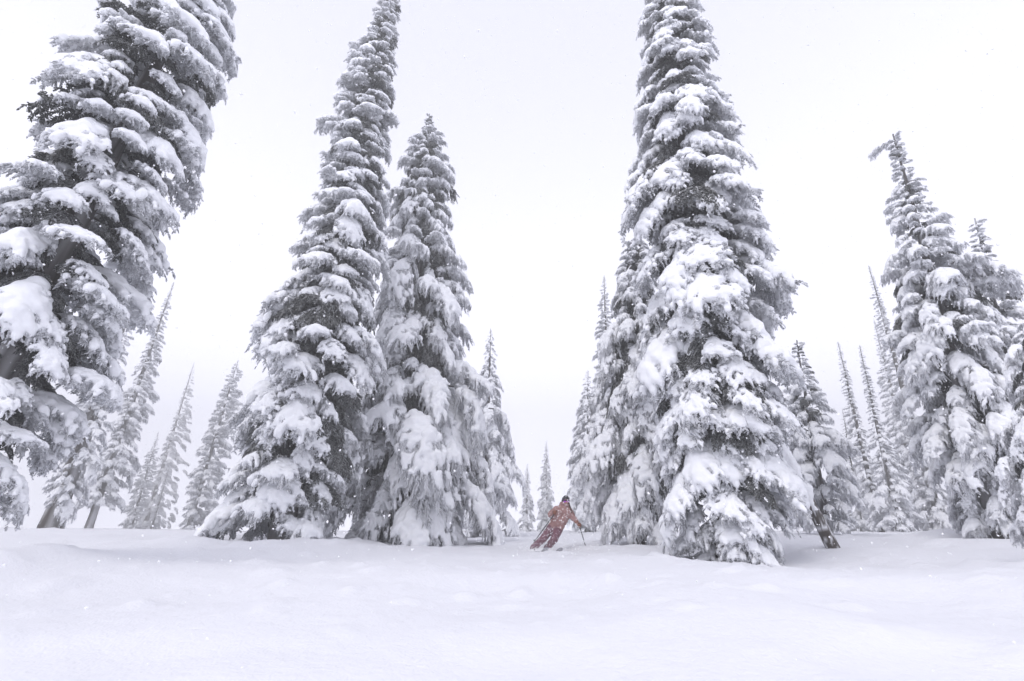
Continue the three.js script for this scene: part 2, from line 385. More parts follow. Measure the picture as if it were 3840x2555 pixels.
// prof: [height, reach to the left, reach to the right] seen from the lens; x of the group runs to the right of the view, z towards it
function tree(o) {
  const R = rng(o.seed), g = thing(o.name, o.x, o.y, o.z, -Math.atan2(o.x, -o.z), o.label, o.category, o.group);
  const H = o.H, P = o.prof, size = o.size ?? 1;
  trunk(g, H, o.lean, o.r0 ?? 0.07 + H * 0.009, o.seed);
  const reach = (h, phi) => {
    let k = 0; while (k < P.length - 2 && h > P[k + 1][0]) k++;
    const t = clamp((h - P[k][0]) / (P[k + 1][0] - P[k][0]), 0, 1.0), l = lerp(P[k][1], P[k + 1][1], t), r = lerp(P[k][2], P[k + 1][2], t);
    const top = P[P.length - 1][0], tip = h > top ? clamp((H - h) / (H - top + 0.01), 0.1, 1) : 1;
    const c = Math.cos(phi), mean = (l + r) / 2;
    return tip * (c > 0 ? lerp(mean, r, c * c) : lerp(mean, l, c * c));
  };
  const list = [], inner = [];
  let h = o.from ?? 0.15, phi = R() * 6.28;
  while (h < H - 0.15) {
    phi += 2.39996 + (R() - 0.5) * 0.7;
    const clumpy = 0.85 + 0.22 * noise(h * 0.9 + o.seed, Math.cos(phi) * 1.2, Math.sin(phi) * 1.2), Rr = Math.max(0.1, reach(h, phi) * clumpy * lerp(o.far ? 0.55 : o.kind === 'hem' ? 0.6 : 0.66, 1.24, R()));
    const top = h / H, Lb = clamp(Rr * 0.86, o.far ? lerp(0.3, 0.12, smooth(0.75, 1, top)) : 0.2, 1.5 * size) * lerp(0.62, 1.2, R());
    const droopy = clamp((o.droop ?? 0.5) + 0.5 * (0.55 - top) + (R() - 0.5) * 0.5, 0, 0.999), d = Math.min(h < 0.45 ? 1 : 2, Math.floor(droopy * 3));
    const v = R() < (o.bare ?? 0.2) ? 3 : R() < (o.heavy ?? 0) ? (R() < 0.5 ? 0 : 4) : Math.floor(R() * 5);
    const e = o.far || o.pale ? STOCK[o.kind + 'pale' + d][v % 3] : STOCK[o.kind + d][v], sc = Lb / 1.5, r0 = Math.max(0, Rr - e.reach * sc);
    const wide = lerp(0.85, 1.2, R());
    dummy.position.set(o.lean * h / H + Math.cos(phi) * r0, h + (e.reach * sc) * [0.08, 0.28, 0.5][d], -Math.sin(phi) * r0);
    dummy.rotation.set((R() - 0.5) * 0.35, phi, (R() - 0.5) * 0.3 + (top > 0.85 ? 0.3 : 0));
    dummy.scale.set(sc, sc * lerp(0.9, 1.15, R()), sc * wide);
    dummy.updateMatrix();
    const front = -Math.sin(phi);
    list.push({ e, m: dummy.matrix.clone(), show: front * 0.5 + (front > -0.3 ? 1 : 0) + Lb * 0.25, turn: [dummy.position.clone(), dummy.rotation.clone(), dummy.scale.clone()] });
    if (h > 1.4 && R() < (o.far ? 0 : o.pale ? 0.35 : 0.8)) {
      const b = STOCK[o.kind + 'bare' + d][R() < 0.5 ? 0 : 1], ri = Rr * lerp(0.05, 0.3, R());
      dummy.position.set(o.lean * h / H + Math.cos(phi + 1.3) * ri, h - 0.05, -Math.sin(phi + 1.3) * ri);
      dummy.rotation.set((R() - 0.5) * 0.5, phi + 1.3, (R() - 0.5) * 0.4);
      dummy.scale.set(sc * 0.8, sc * 0.85, sc * 0.9); dummy.updateMatrix();
      inner.push([b, dummy.matrix.clone()]);
    }
    if (o.nod && h > H * 0.975) phi = Math.PI;
    const perM = Math.min(26, 2 * Math.PI * Math.max(Rr * 0.75, 0.12) / (0.62 * Lb * 0.42 * Lb * wide)) * (o.cover ?? (o.far ? 0.72 : 1));
    h += lerp(0.5, 1.5, R()) / perM;
  }
  if (o.nod) {                                                   // the leader bends over to the left
    dummy.position.set(o.lean, H - 0.25, 0); dummy.rotation.set(0, Math.PI, 0.25); dummy.scale.set(0.45, 0.42, 0.28); dummy.updateMatrix();
    list.push({ e: STOCK.hempale1[1], m: dummy.matrix.clone(), show: 9, turn: [dummy.position.clone(), dummy.rotation.clone(), dummy.scale.clone()] });
  }
  const parts = o.far ? 0 : 300;
  list.sort((a, b) => b.show - a.show);
  const rest = list.splice(parts);
  for (const q of list) {
    const m = add('bough', q.e.spray, foliageMat, g);
    m.rotation.order = 'YZX'; m.position.copy(q.turn[0]); m.rotation.copy(q.turn[1]); m.scale.copy(q.turn[2]);
    add('snow_load', q.e.snow, snowMat, m);
  }
  const by = new Map();
  for (const q of rest) { if (!by.has(q.e)) by.set(q.e, []); by.get(q.e).push(q.m); }
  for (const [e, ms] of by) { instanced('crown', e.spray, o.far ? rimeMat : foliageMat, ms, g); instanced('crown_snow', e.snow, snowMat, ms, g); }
  const bi = new Map();
  for (const [b, m] of inner) { if (!bi.has(b)) bi.set(b, []); bi.get(b).push(m); }
  for (const [b, ms] of bi) instanced('inner_twigs', b.spray, foliageMat, ms, g);
  return [list.length, rest.length, inner.length];
}

tree({ name: 'fir_tree', kind: 'fir', seed: 48, x: -7.68, y: 1.00, z: -6.41, H: 15.3, lean: 0.62, size: 1.1, droop: 0.5, from: 0.3, cover: 0.74, r0: 0.24, heavy: 0.5,
  label: 'tallest foreground fir at the left edge, heavy snow pillows on drooping boughs', category: 'fir tree',
  prof: [[0.0,0.43,0.7],[1.2,0.64,1.17],[2.4,0.83,1.37],[3.7,0.93,1.48],[4.9,1.01,1.64],[6.1,1.01,1.6],[7.3,1.26,1.42],[8.5,1.18,1.54],[9.8,1.26,1.44]] });
tree({ name: 'spruce_tree', kind: 'fir', seed: 85, x: -6.28, y: 0.93, z: -13.62, H: 27.7, lean: 0.74, droop: 0.45, r0: 0.3, cover: 0.9,
  label: 'tall dark-hearted snow-laden spruce left of centre, leaning top cut by the frame', category: 'spruce tree',
  prof: [[0.0,1.79,1.2],[2.9,2.09,1.56],[5.8,2.04,1.74],[8.6,1.59,1.6],[11.5,1.49,1.35],[14.4,1.38,1.1],[17.3,1.18,0.97],[20.1,0.78,0.74],[23.0,0.49,0.49]] });
tree({ name: 'hemlock_tree', kind: 'hem', seed: 122, x: -3.71, y: 0.82, z: -17.61, H: 20.3, lean: -0.57, droop: 0.5, size: 1.25, cover: 1.0, r0: 0.26, bare: 0.5,
  label: 'broad frosted hemlock with a pointed top, right behind the tall dark-hearted spruce', category: 'hemlock tree',
  prof: [[0.0,3.11,2.7],[2.4,2.73,4.49],[4.8,2.36,3.43],[7.2,1.88,2.54],[9.5,1.8,2.3],[11.9,1.72,1.85],[14.3,1.67,1.43],[16.7,1.45,1.29],[19.1,0.49,0.49]] });
tree({ name: 'fir_tree', kind: 'fir', seed: 159, x: 4.34, y: 0.68, z: -10.11, H: 19.7, lean: 1.02, droop: 0.8, r0: 0.25, from: -0.2, cover: 1.15, heavy: 0.35,
  label: 'big snow-plastered fir right of the skier, its top cut by the frame', category: 'fir tree',
  prof: [[0.0,1.11,1.0],[2.0,1.42,1.43],[4.0,1.44,1.63],[6.0,1.42,1.65],[8.0,1.58,1.58],[10.0,1.4,1.43],[12.0,1.26,1.19],[14.0,1.12,1.11],[16.0,0.9,0.9]] });
tree({ name: 'hemlock_tree', kind: 'hem', seed: 196, x: 3.68, y: 1.03, z: -14.54, H: 10.3, lean: 0.95, droop: 0.7, cover: 1.4, bare: 0.4,
  label: 'weeping frosted hemlock between the skier and the big snow-plastered fir', category: 'hemlock tree',
  prof: [[0.0,1.17,1.08],[1.2,1.37,1.19],[2.5,1.59,1.23],[3.7,1.56,1.24],[5.0,1.46,1.23],[6.2,1.28,1.06],[7.4,0.91,0.82],[8.7,0.79,0.64],[9.9,0.41,0.41]] });
tree({ name: 'spruce_tree', kind: 'fir', seed: 233, x: 7.23, y: 1.12, z: -35.27, H: 20.8, lean: 0.83, far: 1,
  label: 'slim spire-topped spruce peeking over the weeping hemlock right of the skier', category: 'spruce tree',
  prof: [[0.0,1.78,1.54],[2.6,1.67,1.45],[5.1,1.55,1.36],[7.7,1.43,1.24],[10.3,1.32,1.05],[12.8,1.11,0.89],[15.4,0.86,0.69],[18.0,0.55,0.44],[20.5,0.15,0.15]] });
tree({ name: 'hemlock_tree', kind: 'hem', seed: 270, x: 10.46, y: 1.10, z: -10.75, H: 10.8, lean: 0.92, droop: 0.48, size: 1.2, cover: 1.15, nod: 1, pale: 1,
  label: 'large pale weeping hemlock at the right edge with a nodding tip', category: 'hemlock tree',
  prof: [[0.0,0.96,1.01],[1.3,1.15,1.29],[2.6,1.17,1.49],[3.9,1.14,1.52],[5.2,1.07,1.34],[6.5,0.97,1.1],[7.8,0.63,0.64],[9.1,0.41,0.39],[10.4,0.12,0.12]] });
tree({ name: 'hemlock_tree', kind: 'hem', seed: 307, x: 12.08, y: 1.00, z: -11.24, H: 8.2, lean: 1.04, droop: 0.4, pale: 1,
  label: 'pale hemlock with a lower crown, standing behind the nodding-tip hemlock on its right', category: 'hemlock tree',
  prof: [[0.0,0.64,0.88],[1.0,0.86,0.92],[2.0,1.0,1.07],[2.9,1.02,1.08],[3.9,0.93,1.02],[4.9,0.82,0.88],[5.9,0.63,0.66],[6.9,0.44,0.38],[7.8,0.1,0.1]] });
tree({ name: 'hemlock_tree', kind: 'hem', seed: 344, x: 7.31, y: 0.74, z: -6.82, H: 3.5, lean: 0.78, droop: 0.9, from: 0.35, r0: 0.12,
  label: 'low drooping hemlock cut by the right frame edge, fringes hanging to the snow', category: 'hemlock tree',
  prof: [[0.0,0.57,0.55],[0.4,0.64,0.5],[0.8,0.64,0.52],[1.2,0.63,0.54],[1.6,0.62,0.55],[2.0,0.58,0.54],[2.4,0.52,0.52],[2.8,0.41,0.48],[3.2,0.25,0.25]] });
tree({ name: 'hemlock_tree', kind: 'hem', seed: 381, x: 10.16, y: 1.16, z: -16.06, H: 6.6, lean: 0.51, droop: 0.35, pale: 1,
  label: 'bushy white hemlock behind the leaning snag, right of the big fir', category: 'hemlock tree',
  prof: [[0.0,1.09,0.82],[0.8,1.17,1.01],[1.6,1.14,1.14],[2.4,1.1,1.15],[3.1,1.05,0.91],[3.9,0.96,0.79],[4.7,0.82,0.58],[5.5,0.53,0.34],[6.3,0.16,0.16]] });
tree({ name: 'spruce_tree', kind: 'fir', seed: 418, x: 25.01, y: 1.12, z: -33.74, H: 13.8, lean: 0.64, far: 1, bare: 0.5,
  label: 'thin frosted spire, left one of the two beside the nodding-tip hemlock', category: 'spruce tree',
  prof: [[0.0,1.06,0.96],[1.7,0.98,0.84],[3.4,0.94,0.66],[5.1,0.87,0.52],[6.7,0.77,0.41],[8.4,0.64,0.22],[10.1,0.5,0.13],[11.8,0.34,0.11],[13.5,0.1,0.1]] });
tree({ name: 'spruce_tree', kind: 'fir', seed: 455, x: 23.33, y: 1.13, z: -29.99, H: 11.9, lean: 0.83, far: 1, bare: 0.5,
  label: 'thin frosted spire, right one of the two beside the nodding-tip hemlock', category: 'spruce tree',
  prof: [[0.0,1.62,0.99],[1.4,1.33,1.07],[2.9,1.04,0.97],[4.3,0.81,0.83],[5.8,0.62,0.64],[7.2,0.49,0.38],[8.7,0.34,0.25],[10.1,0.19,0.15],[11.6,0.1,0.1]] });
tree({ name: 'spruce_tree', kind: 'fir', seed: 492, x: 27.45, y: 1.12, z: -31.79, H: 19.4, lean: 0.86, far: 1, bare: 0.5,
  label: 'tall slim spruce half hidden behind the nodding-tip hemlock', category: 'spruce tree',
  prof: [[0.0,1.48,1.25],[2.4,1.32,1.04],[4.8,1.17,0.72],[7.1,1.06,0.41],[9.5,0.95,0.21],[11.9,0.93,0.1],[14.3,0.7,0.1],[16.6,0.47,0.1],[19.0,0.11,0.11]] });
tree({ name: 'spruce_tree', kind: 'fir', seed: 529, x: 32.00, y: 1.11, z: -38.42, H: 17.9, lean: 1.00, far: 1, bare: 0.5,
  label: 'shorter slim spruce mostly hidden behind the nodding-tip hemlock', category: 'spruce tree',
  prof: [[0.0,1.69,1.17],[2.2,1.5,0.98],[4.4,1.3,0.8],[6.6,1.16,0.58],[8.8,1.1,0.34],[11.0,0.88,0.14],[13.2,0.64,0.1],[15.4,0.39,0.1],[17.6,0.1,0.1]] });
tree({ name: 'spruce_tree', kind: 'fir', seed: 566, x: 35.63, y: 1.08, z: -50.74, H: 12.5, lean: 1.21, far: 1, bare: 0.5,
  label: 'faint hazy spruce low behind the left thin frosted spire', category: 'spruce tree',
  prof: [[0.0,1.41,0.95],[1.5,1.36,0.88],[3.1,1.27,0.83],[4.6,1.18,0.77],[6.1,1.04,0.63],[7.6,0.84,0.41],[9.2,0.64,0.22],[10.7,0.38,0.17],[12.2,0.12,0.12]] });
tree({ name: 'spruce_tree', kind: 'fir', seed: 603, x: 5.67, y: 1.14, z: -81.80, H: 15.0, lean: 0.35, far: 1,
  label: 'slender hazy spruce standing alone in the gap above the skier', category: 'spruce tree',
  prof: [[0.0,1.7,1.86],[1.8,1.58,1.7],[3.7,1.43,1.53],[5.5,1.27,1.28],[7.4,1.11,1.03],[9.2,0.92,0.83],[11.1,0.73,0.62],[12.9,0.45,0.39],[14.8,0.15,0.15]] });
tree({ name: 'spruce_tree', kind: 'fir', seed: 640, x: 2.10, y: 0.80, z: -71.97, H: 9.9, lean: 0.22, far: 1,
  label: 'small hazy spruce at the left side of the gap, left of the slender lone one', category: 'spruce tree',
  prof: [[0.0,1.25,1.5],[1.2,1.17,1.35],[2.4,1.09,1.19],[3.6,0.96,1.02],[4.8,0.81,0.84],[6.0,0.66,0.67],[7.2,0.5,0.5],[8.4,0.33,0.33],[9.6,0.17,0.17]] });
tree({ name: 'hemlock_tree', kind: 'hem', seed: 677, x: -1.60, y: 0.84, z: -29.96, H: 13.7, lean: 0.07, droop: 0.75, far: 1,
  label: 'frosted hemlock with a visible trunk foot, right of the broad pointed hemlock', category: 'hemlock tree',
  prof: [[0.0,1.26,2.04],[1.7,1.37,2.13],[3.3,1.64,2.23],[5.0,1.68,1.91],[6.7,1.55,1.61],[8.4,1.21,1.16],[10.0,0.84,0.79],[11.7,0.5,0.51],[13.4,0.22,0.22]] });
tree({ name: 'hemlock_tree', kind: 'hem', seed: 714, x: 5.38, y: 1.17, z: -35.60, H: 12.1, lean: 0.78, far: 1, droop: 0.6,
  label: "pale hazy hemlock behind the skier's head, left of the weeping hemlock", category: 'hemlock tree',
  prof: [[0.0,1.22,1.78],[1.5,1.48,1.79],[3.0,1.61,1.75],[4.4,1.69,1.66],[5.9,1.46,1.47],[7.4,1.18,1.25],[8.9,0.87,0.99],[10.3,0.53,0.61],[11.8,0.18,0.18]] });
tree({ name: 'hemlock_tree', kind: 'hem', seed: 751, x: -33.85, y: 0.74, z: -51.94, H: 19.6, lean: 0.85, far: 1, droop: 0.2, bare: 0.5,
  label: 'misty leaning hemlock just left of the tall dark-hearted spruce', category: 'hemlock tree',
  prof: [[0.0,0.83,2.47],[2.4,0.92,2.67],[4.8,1.02,2.77],[7.2,1.13,2.73],[9.6,1.17,2.51],[12.0,1.13,2.2],[14.4,1.03,1.82],[16.8,0.84,1.14],[19.2,0.26,0.26]] });
tree({ name: 'spruce_tree', kind: 'fir', seed: 788, x: -33.72, y: 1.39, z: -39.58, H: 22.6, lean: 0.40, far: 1, from: 1.6, bare: 0.4,
  label: 'tall frosted spruce with a bare trunk foot behind the left edge fir', category: 'spruce tree',
  prof: [[0.0,1.41,2.19],[2.8,1.15,1.98],[5.6,0.92,1.78],[8.3,0.77,1.62],[11.1,0.68,1.45],[13.9,0.59,1.16],[16.7,0.48,0.84],[19.5,0.32,0.5],[22.2,0.14,0.14]] });
tree({ name: 'hemlock_tree', kind: 'hem', seed: 825, x: -21.76, y: 1.28, z: -23.46, H: 12.3, lean: 0.10, far: 1, from: 0.7, droop: 0.5, r0: 0.42,
  label: 'hemlock with a thick dark trunk foot under the left edge fir', category: 'hemlock tree',
  prof: [[0.0,0.66,1.21],[1.5,0.76,1.21],[3.0,0.85,1.19],[4.4,0.88,1.08],[5.9,0.82,0.93],[7.4,0.7,0.77],[8.9,0.53,0.61],[10.4,0.4,0.44],[11.8,0.28,0.28]] });
tree({ name: 'hemlock_tree', kind: 'hem', seed: 862, x: -49.89, y: 1.41, z: -65.07, H: 12.7, lean: -0.06, far: 1, droop: 0.2, bare: 0.6,
  label: 'misty hemlock with level boughs left of the smallest misty spire', category: 'hemlock tree',
  prof: [[0.0,1.39,1.32],[1.5,1.31,1.21],[3.1,1.23,1.08],[4.6,1.22,1.09],[6.2,1.17,1.11],[7.7,0.91,1.03],[9.3,0.66,0.88],[10.8,0.4,0.51],[12.4,0.15,0.15]] });
tree({ name: 'spruce_tree', kind: 'fir', seed: 899, x: -49.30, y: 0.82, z: -68.01, H: 8.9, lean: 0.10, far: 1, bare: 0.5,
  label: 'smallest misty spire rising from the crest at left', category: 'spruce tree',
  prof: [[0.0,0.84,1.28],[1.1,0.73,1.16],[2.2,0.59,1.03],[3.2,0.45,0.91],[4.3,0.34,0.78],[5.4,0.29,0.66],[6.5,0.23,0.52],[7.5,0.18,0.32],[8.6,0.13,0.13]] });
tree({ name: 'spruce_tree', kind: 'fir', seed: 936, x: -64.23, y: 1.27, z: -86.82, H: 31.4, lean: 0.50, far: 1, cover: 0.42,
  label: 'ghostly tall spruce almost lost in the white haze at left', category: 'spruce tree',
  prof: [[0.0,0.1,5.03],[3.9,0.1,4.62],[7.8,0.1,4.2],[11.6,0.1,3.69],[15.5,0.1,3.14],[19.4,0.1,2.52],[23.3,0.1,1.84],[27.1,0.1,1.07],[31.0,0.19,0.19]] });
// leaning broken snag under bent snowy boughs
{
  const g = thing('dead_snag', 7.08, 0.9, -10.93, -Math.atan2(7.08, 10.93), 'leaning dark broken trunk plastered with snow, between the big fir and the right edge hemlock', 'dead tree');
  const B = new Build(), pts = [], rad = [], n = 60, line = (t) => V(-1.0 * t - 0.25 * t * t, -0.5 + 4.4 * t, 0.25 * Math.sin(t * 3));
  for (let k = 0; k <= n; k++) { pts.push(line(k / n)); rad.push(lerp(0.15, 0.05, (k / n) ** 0.8) * (1 + 0.12 * noise(k * 0.25, 3, 3))); }
  B.tube(pts, rad, 32, (ny, t, x, y, z) => mix(BARK, RIME, clamp(0.75 * smooth(0.05, 0.3, noise(x * 14, y * 9, z * 14) + 0.5 * noise(x * 33, y * 25, z * 33)) + smooth(0.25, 0.6, t) * 0.35, 0, 0.85)));
  add('trunk', B.geometry(), barkMat, g);
  const R = rng(77);
  for (let k = 0; k < 11; k++) {
    const t = lerp(0.55, 1, k / 10), o = line(t), e = STOCK['hem2'][k % 5], s = lerp(0.75, 0.4, (t - 0.55) / 0.45);
    const m = add('bough', e.spray, foliageMat, g); m.rotation.order = 'YZX'; m.position.copy(o); m.rotation.set(0, R() * 6.28, -0.5 - R() * 0.3); m.scale.set(s, s, s * 0.8);
    add('snow_load', e.snow, snowMat, m);
  }
  const snow = surfaceNet((x, y, z) => { let d = 9; for (let k = 15; k < n; k += 2) { const q = pts[k]; d = Math.min(d, Math.hypot(x - q.x - 0.02, y - q.y, z - q.z - 0.08) - (0.15 * smooth(13, 22, k) + 0.03 * Math.sin(k * 0.9))); } return d + 0.04 * noise(x * 6, y * 4, z * 6); }, V(-1.6, 0.7, -0.4), V(0.3, 4.2, 0.7), 0.045);
  add('snow_crust', snow, snowMat, g);
}

// ---------------------------------------------------------------- the skier
const SK = V(1.285, 0, -13.8); SK.y = ground(1.285, -13.8) - 0.02;
const cloth = (name, r, g, b, rough = 0.85) => new THREE.MeshStandardMaterial({ name, color: new THREE.Color().setRGB(r, g, b), roughness: rough });
{
  const skinMat = cloth('skin', 0.5, 0.27, 0.2, 0.6), jacketMat = cloth('dusty pink shell', 0.36, 0.205, 0.192), trouserMat = cloth('plum shell', 0.19, 0.085, 0.115), gloveMat = cloth('tan leather', 0.24, 0.1, 0.065, 0.7);
  const helmetMat = new THREE.MeshStandardMaterial({ name: 'black helmet', color: new THREE.Color().setRGB(0.02, 0.02, 0.024), roughness: 0.45 }), strapMat = cloth('black webbing', 0.02, 0.02, 0.022), hairMat = cloth('brown hair', 0.06, 0.03, 0.018), bootMat = cloth('pale boot shell', 0.32, 0.3, 0.31, 0.5);
  const lensMat = new THREE.MeshPhysicalMaterial({ name: 'violet mirror lens', color: new THREE.Color().setRGB(0.5, 0.06, 0.62), roughness: 0.12, metalness: 0.85, clearcoat: 1 });
  const p = thing('person', SK.x, SK.y, SK.z, 0, 'skier in a dusty pink jacket and plum trousers leaning into a turn', 'person');
  // joints in metres; x to the right of the picture, z towards the lens
  const J = { head: V(0.235, 1.335, 0.05), neck: V(0.19, 1.19, 0), chest: V(0.15, 1.0, 0.02), waist: V(0.02, 0.79, 0), hip: V(-0.075, 0.63, -0.04),
    shA: V(-0.03, 1.1, 0.03), elA: V(-0.2, 0.95, 0.06), haA: V(-0.095, 0.99, 0.27), shB: V(0.32, 1.06, 0.01), elB: V(0.435, 0.85, 0.05), haB: V(0.56, 0.665, 0.2),
    hpA: V(-0.2, 0.6, -0.02), knA: V(-0.44, 0.335, 0.24), anA: V(-0.7, 0.1, 0.06), hpB: V(0.02, 0.58, -0.03), knB: V(-0.15, 0.31, 0.24), anB: V(-0.36, 0.07, 0.06) };
  const bones = (list, k, extra = () => 0) => (x, y, z) => blend(list.map(([a, b, ra, rb]) => capsule(x, y, z, a, b, ra, rb)), k) + extra(x, y, z);
  const crease = (amp, f) => (x, y, z) => amp * noise(x * f, y * f * 1.4, z * f);
  // the body under the clothes, one continuous surface from head to feet
  const H = J.head;
  add('body', surfaceNet(bones([
    [V(H.x, H.y + 0.02, H.z - 0.01), V(H.x, H.y - 0.02, H.z), 0.088, 0.085], [V(H.x + 0.004, H.y - 0.06, H.z + 0.035), V(H.x + 0.004, H.y - 0.075, H.z + 0.04), 0.055, 0.045], [V(H.x + 0.005, H.y - 0.02, H.z + 0.085), V(H.x + 0.008, H.y - 0.045, H.z + 0.098), 0.012, 0.016],
    [H, J.neck, 0.06, 0.055], [J.neck, J.chest, 0.055, 0.085], [J.chest, J.hip, 0.085, 0.085], [J.neck, J.shA, 0.05, 0.055], [J.neck, J.shB, 0.05, 0.055],
    [J.shA, J.elA, 0.05, 0.038], [J.elA, J.haA, 0.038, 0.028], [J.shB, J.elB, 0.05, 0.038], [J.elB, J.haB, 0.038, 0.028],
    [J.hpA, J.knA, 0.08, 0.055], [J.knA, J.anA, 0.052, 0.04], [J.hpB, J.knB, 0.08, 0.055], [J.knB, J.anB, 0.052, 0.04]], 0.012), V(-0.85, 0, -0.3), V(0.7, 1.5, 0.4), 0.0125), skinMat, p);
  add('jacket', surfaceNet(bones([
    [V(0.03, 1.04, 0), V(0.27, 1.02, 0), 0.12, 0.115], [V(0.0, 0.98, 0.02), V(-0.03, 0.8, 0), 0.12, 0.125], [V(0.26, 0.98, 0), V(0.11, 0.78, 0), 0.115, 0.13], [V(-0.07, 0.78, -0.01), V(-0.15, 0.635, -0.02), 0.125, 0.13], [V(0.1, 0.76, -0.01), V(0.02, 0.6, -0.02), 0.125, 0.125],
    [V(0.185, 1.16, 0), V(0.215, 1.225, 0.02), 0.105, 0.098], [V(0.13, 1.19, -0.06), V(0.28, 1.17, -0.06), 0.085, 0.08],
    [J.shA, J.elA, 0.085, 0.078], [J.elA, J.haA.clone().lerp(J.elA, 0.25), 0.076, 0.052], [J.shB, J.elB, 0.085, 0.07], [J.elB, J.haB.clone().lerp(J.elB, 0.22), 0.068, 0.05]], 0.022,
    (x, y, z) => 0.012 * noise(x * 13, y * 15, z * 13) + 0.006 * noise(x * 30, y * 30, z * 30) + 0.006 * Math.exp(-(((x * 0.25 + y - 0.79) / 0.016) ** 2)) + Math.max(0, 0.545 + 0.12 * (x * -0.35) - y) * 1.4), V(-0.4, 0.46, -0.3), V(0.7, 1.36, 0.4), 0.0125), jacketMat, p);
  add('hood', surfaceNet((x, y, z) => { const a = Math.hypot((x - 0.205) / 1.1, (y - 1.205) / 0.62, z / 1.0) ; return Math.hypot(Math.hypot(x - 0.205, (z - 0.005) * 1.05) - 0.105, (y - 1.225 + (x - 0.2) * 0.25) * 0.75) - 0.032 + 0.01 * noise(x * 18, y * 18, z * 18); }, V(0.0, 1.08, -0.2), V(0.42, 1.36, 0.22), 0.011), jacketMat, p);
  add('trousers', surfaceNet(bones([
    [V(-0.16, 0.62, -0.02), V(0.0, 0.6, -0.02), 0.115, 0.115], [J.hpA, J.knA, 0.118, 0.092], [J.knA, J.anA, 0.09, 0.09], [J.hpB, J.knB, 0.118, 0.092], [J.knB, J.anB, 0.09, 0.088]], 0.014,
    (x, y, z) => 0.012 * noise(x * 11, y * 13, z * 11) + 0.007 * noise(x * 28, y * 28, z * 28)), V(-0.9, -0.05, -0.25), V(0.2, 0.78, 0.42), 0.0125), trouserMat, p);
  const helmet = add('helmet', surfaceNet((x, y, z) => { const d = Math.hypot(x - H.x, (y - H.y - 0.012) * 1.02, (z - H.z + 0.012) * 0.92) - 0.112, cut = (H.y - 0.03) + (z - H.z > 0.0 ? (z - H.z) * 0.45 : (z - H.z) * 0.3) - y; return Math.max(d, cut, 0.088 - Math.hypot(x - H.x, y - H.y, z - H.z)); }, V(H.x - 0.14, H.y - 0.14, H.z - 0.16), V(H.x + 0.14, H.y + 0.15, H.z + 0.14), 0.008), helmetMat, p);
  for (const s of [-0.45, 0, 0.45]) { const v = new THREE.CapsuleGeometry(0.006, 0.03, 3, 8); v.rotateX(Math.PI / 2 - 0.5); v.translate(H.x + s * 0.11, H.y + 0.108 - Math.abs(s) * 0.03, H.z + 0.03); add('vent', v, strapMat, helmet); }
  const gog = add('goggles', surfaceNet((x, y, z) => { const X = x - H.x - 0.002, Y = y - H.y + 0.035, Z = z - H.z, shell = Math.abs(Math.hypot(X * 0.9, Z + 0.01) - 0.103) - 0.014, box = Math.max(Math.abs(X) - 0.082, Math.abs(Y) - 0.036 + 0.02 * Math.exp(-((X / 0.02) ** 2)) * (Y < 0 ? 1 : 0), -Z + 0.02); return Math.max(shell, box) ; }, V(H.x - 0.13, H.y - 0.1, H.z - 0.02), V(H.x + 0.13, H.y + 0.03, H.z + 0.15), 0.007), lensMat, p);
  { const s = new THREE.TorusGeometry(0.114, 0.012, 6, 32); s.scale(1, 1, 1.6); s.rotateX(Math.PI / 2); s.translate(H.x, H.y - 0.02, H.z - 0.012); add('strap', s, strapMat, gog); }
  // braid of hair falling over the shoulder
  add('hair', surfaceNet((x, y, z) => { let d = 9; for (let k = 0; k < 9; k++) { const t = k / 8; d = Math.min(d, Math.hypot(x - (0.315 + 0.075 * t), (y - (1.25 - 0.28 * t)) * 0.8, z - 0.06 - 0.05 * Math.sin(t * 2.4)) - (0.024 - 0.008 * t) * (1 + 0.2 * Math.sin(k * 3))); } return d; }, V(0.26, 0.92, 0), V(0.45, 1.3, 0.17), 0.009), hairMat, p);
  // gloves closed round the grips: palm, four curled fingers and a thumb
  const POLES = [[J.haA, V(-0.69, 0.22, -0.16)], [J.haB, V(0.765, 0.055, -0.1)]];
  POLES.forEach(([h, tip], k) => {
    const axis = tip.clone().sub(h).normalize(), fwd = V(0, 0, 1).addScaledVector(axis, -axis.z).normalize(), sideV = axis.clone().cross(fwd).normalize().multiplyScalar(k ? 1 : -1), el = k ? J.elB : J.elA;
    const at = (a, f, s) => h.clone().addScaledVector(axis, a).addScaledVector(fwd, f).addScaledVector(sideV, s), list = [[at(-0.03, -0.012, -0.03), at(0.035, -0.012, -0.03), 0.028, 0.026], [at(0, -0.01, -0.03), h.clone().lerp(el, 0.3), 0.032, 0.04]];
    for (let f = 0; f < 4; f++) { const a = -0.036 + f * 0.024, r = [0.0125, 0.013, 0.0125, 0.011][f], l = [0.95, 1.05, 1, 0.85][f]; list.push([at(a, 0.018, -0.03), at(a, 0.036 * l, 0.0), r, r], [at(a, 0.036 * l, 0.0), at(a, 0.018, 0.03 * l), r, r * 0.95], [at(a, 0.018, 0.03 * l), at(a, -0.006, 0.03 * l), r * 0.95, r * 0.85]); }
    list.push([at(-0.035, -0.015, -0.02), at(-0.05, 0.006, 0.012), 0.015, 0.014], [at(-0.05, 0.006, 0.012), at(-0.03, 0.022, 0.026), 0.014, 0.011]);
    add('glove', surfaceNet(bones(list, 0.005), h.clone().subScalar(0.15), h.clone().addScalar(0.15), 0.0065), gloveMat, p);
    add('cuff', surfaceNet((x, y, z) => capsule(x, y, z, h.clone().lerp(el, 0.22), h.clone().lerp(el, 0.4), 0.045, 0.056), h.clone().lerp(el, 0.3).subScalar(0.14), h.clone().lerp(el, 0.3).addScalar(0.14), 0.011), k ? gloveMat : jacketMat, p);
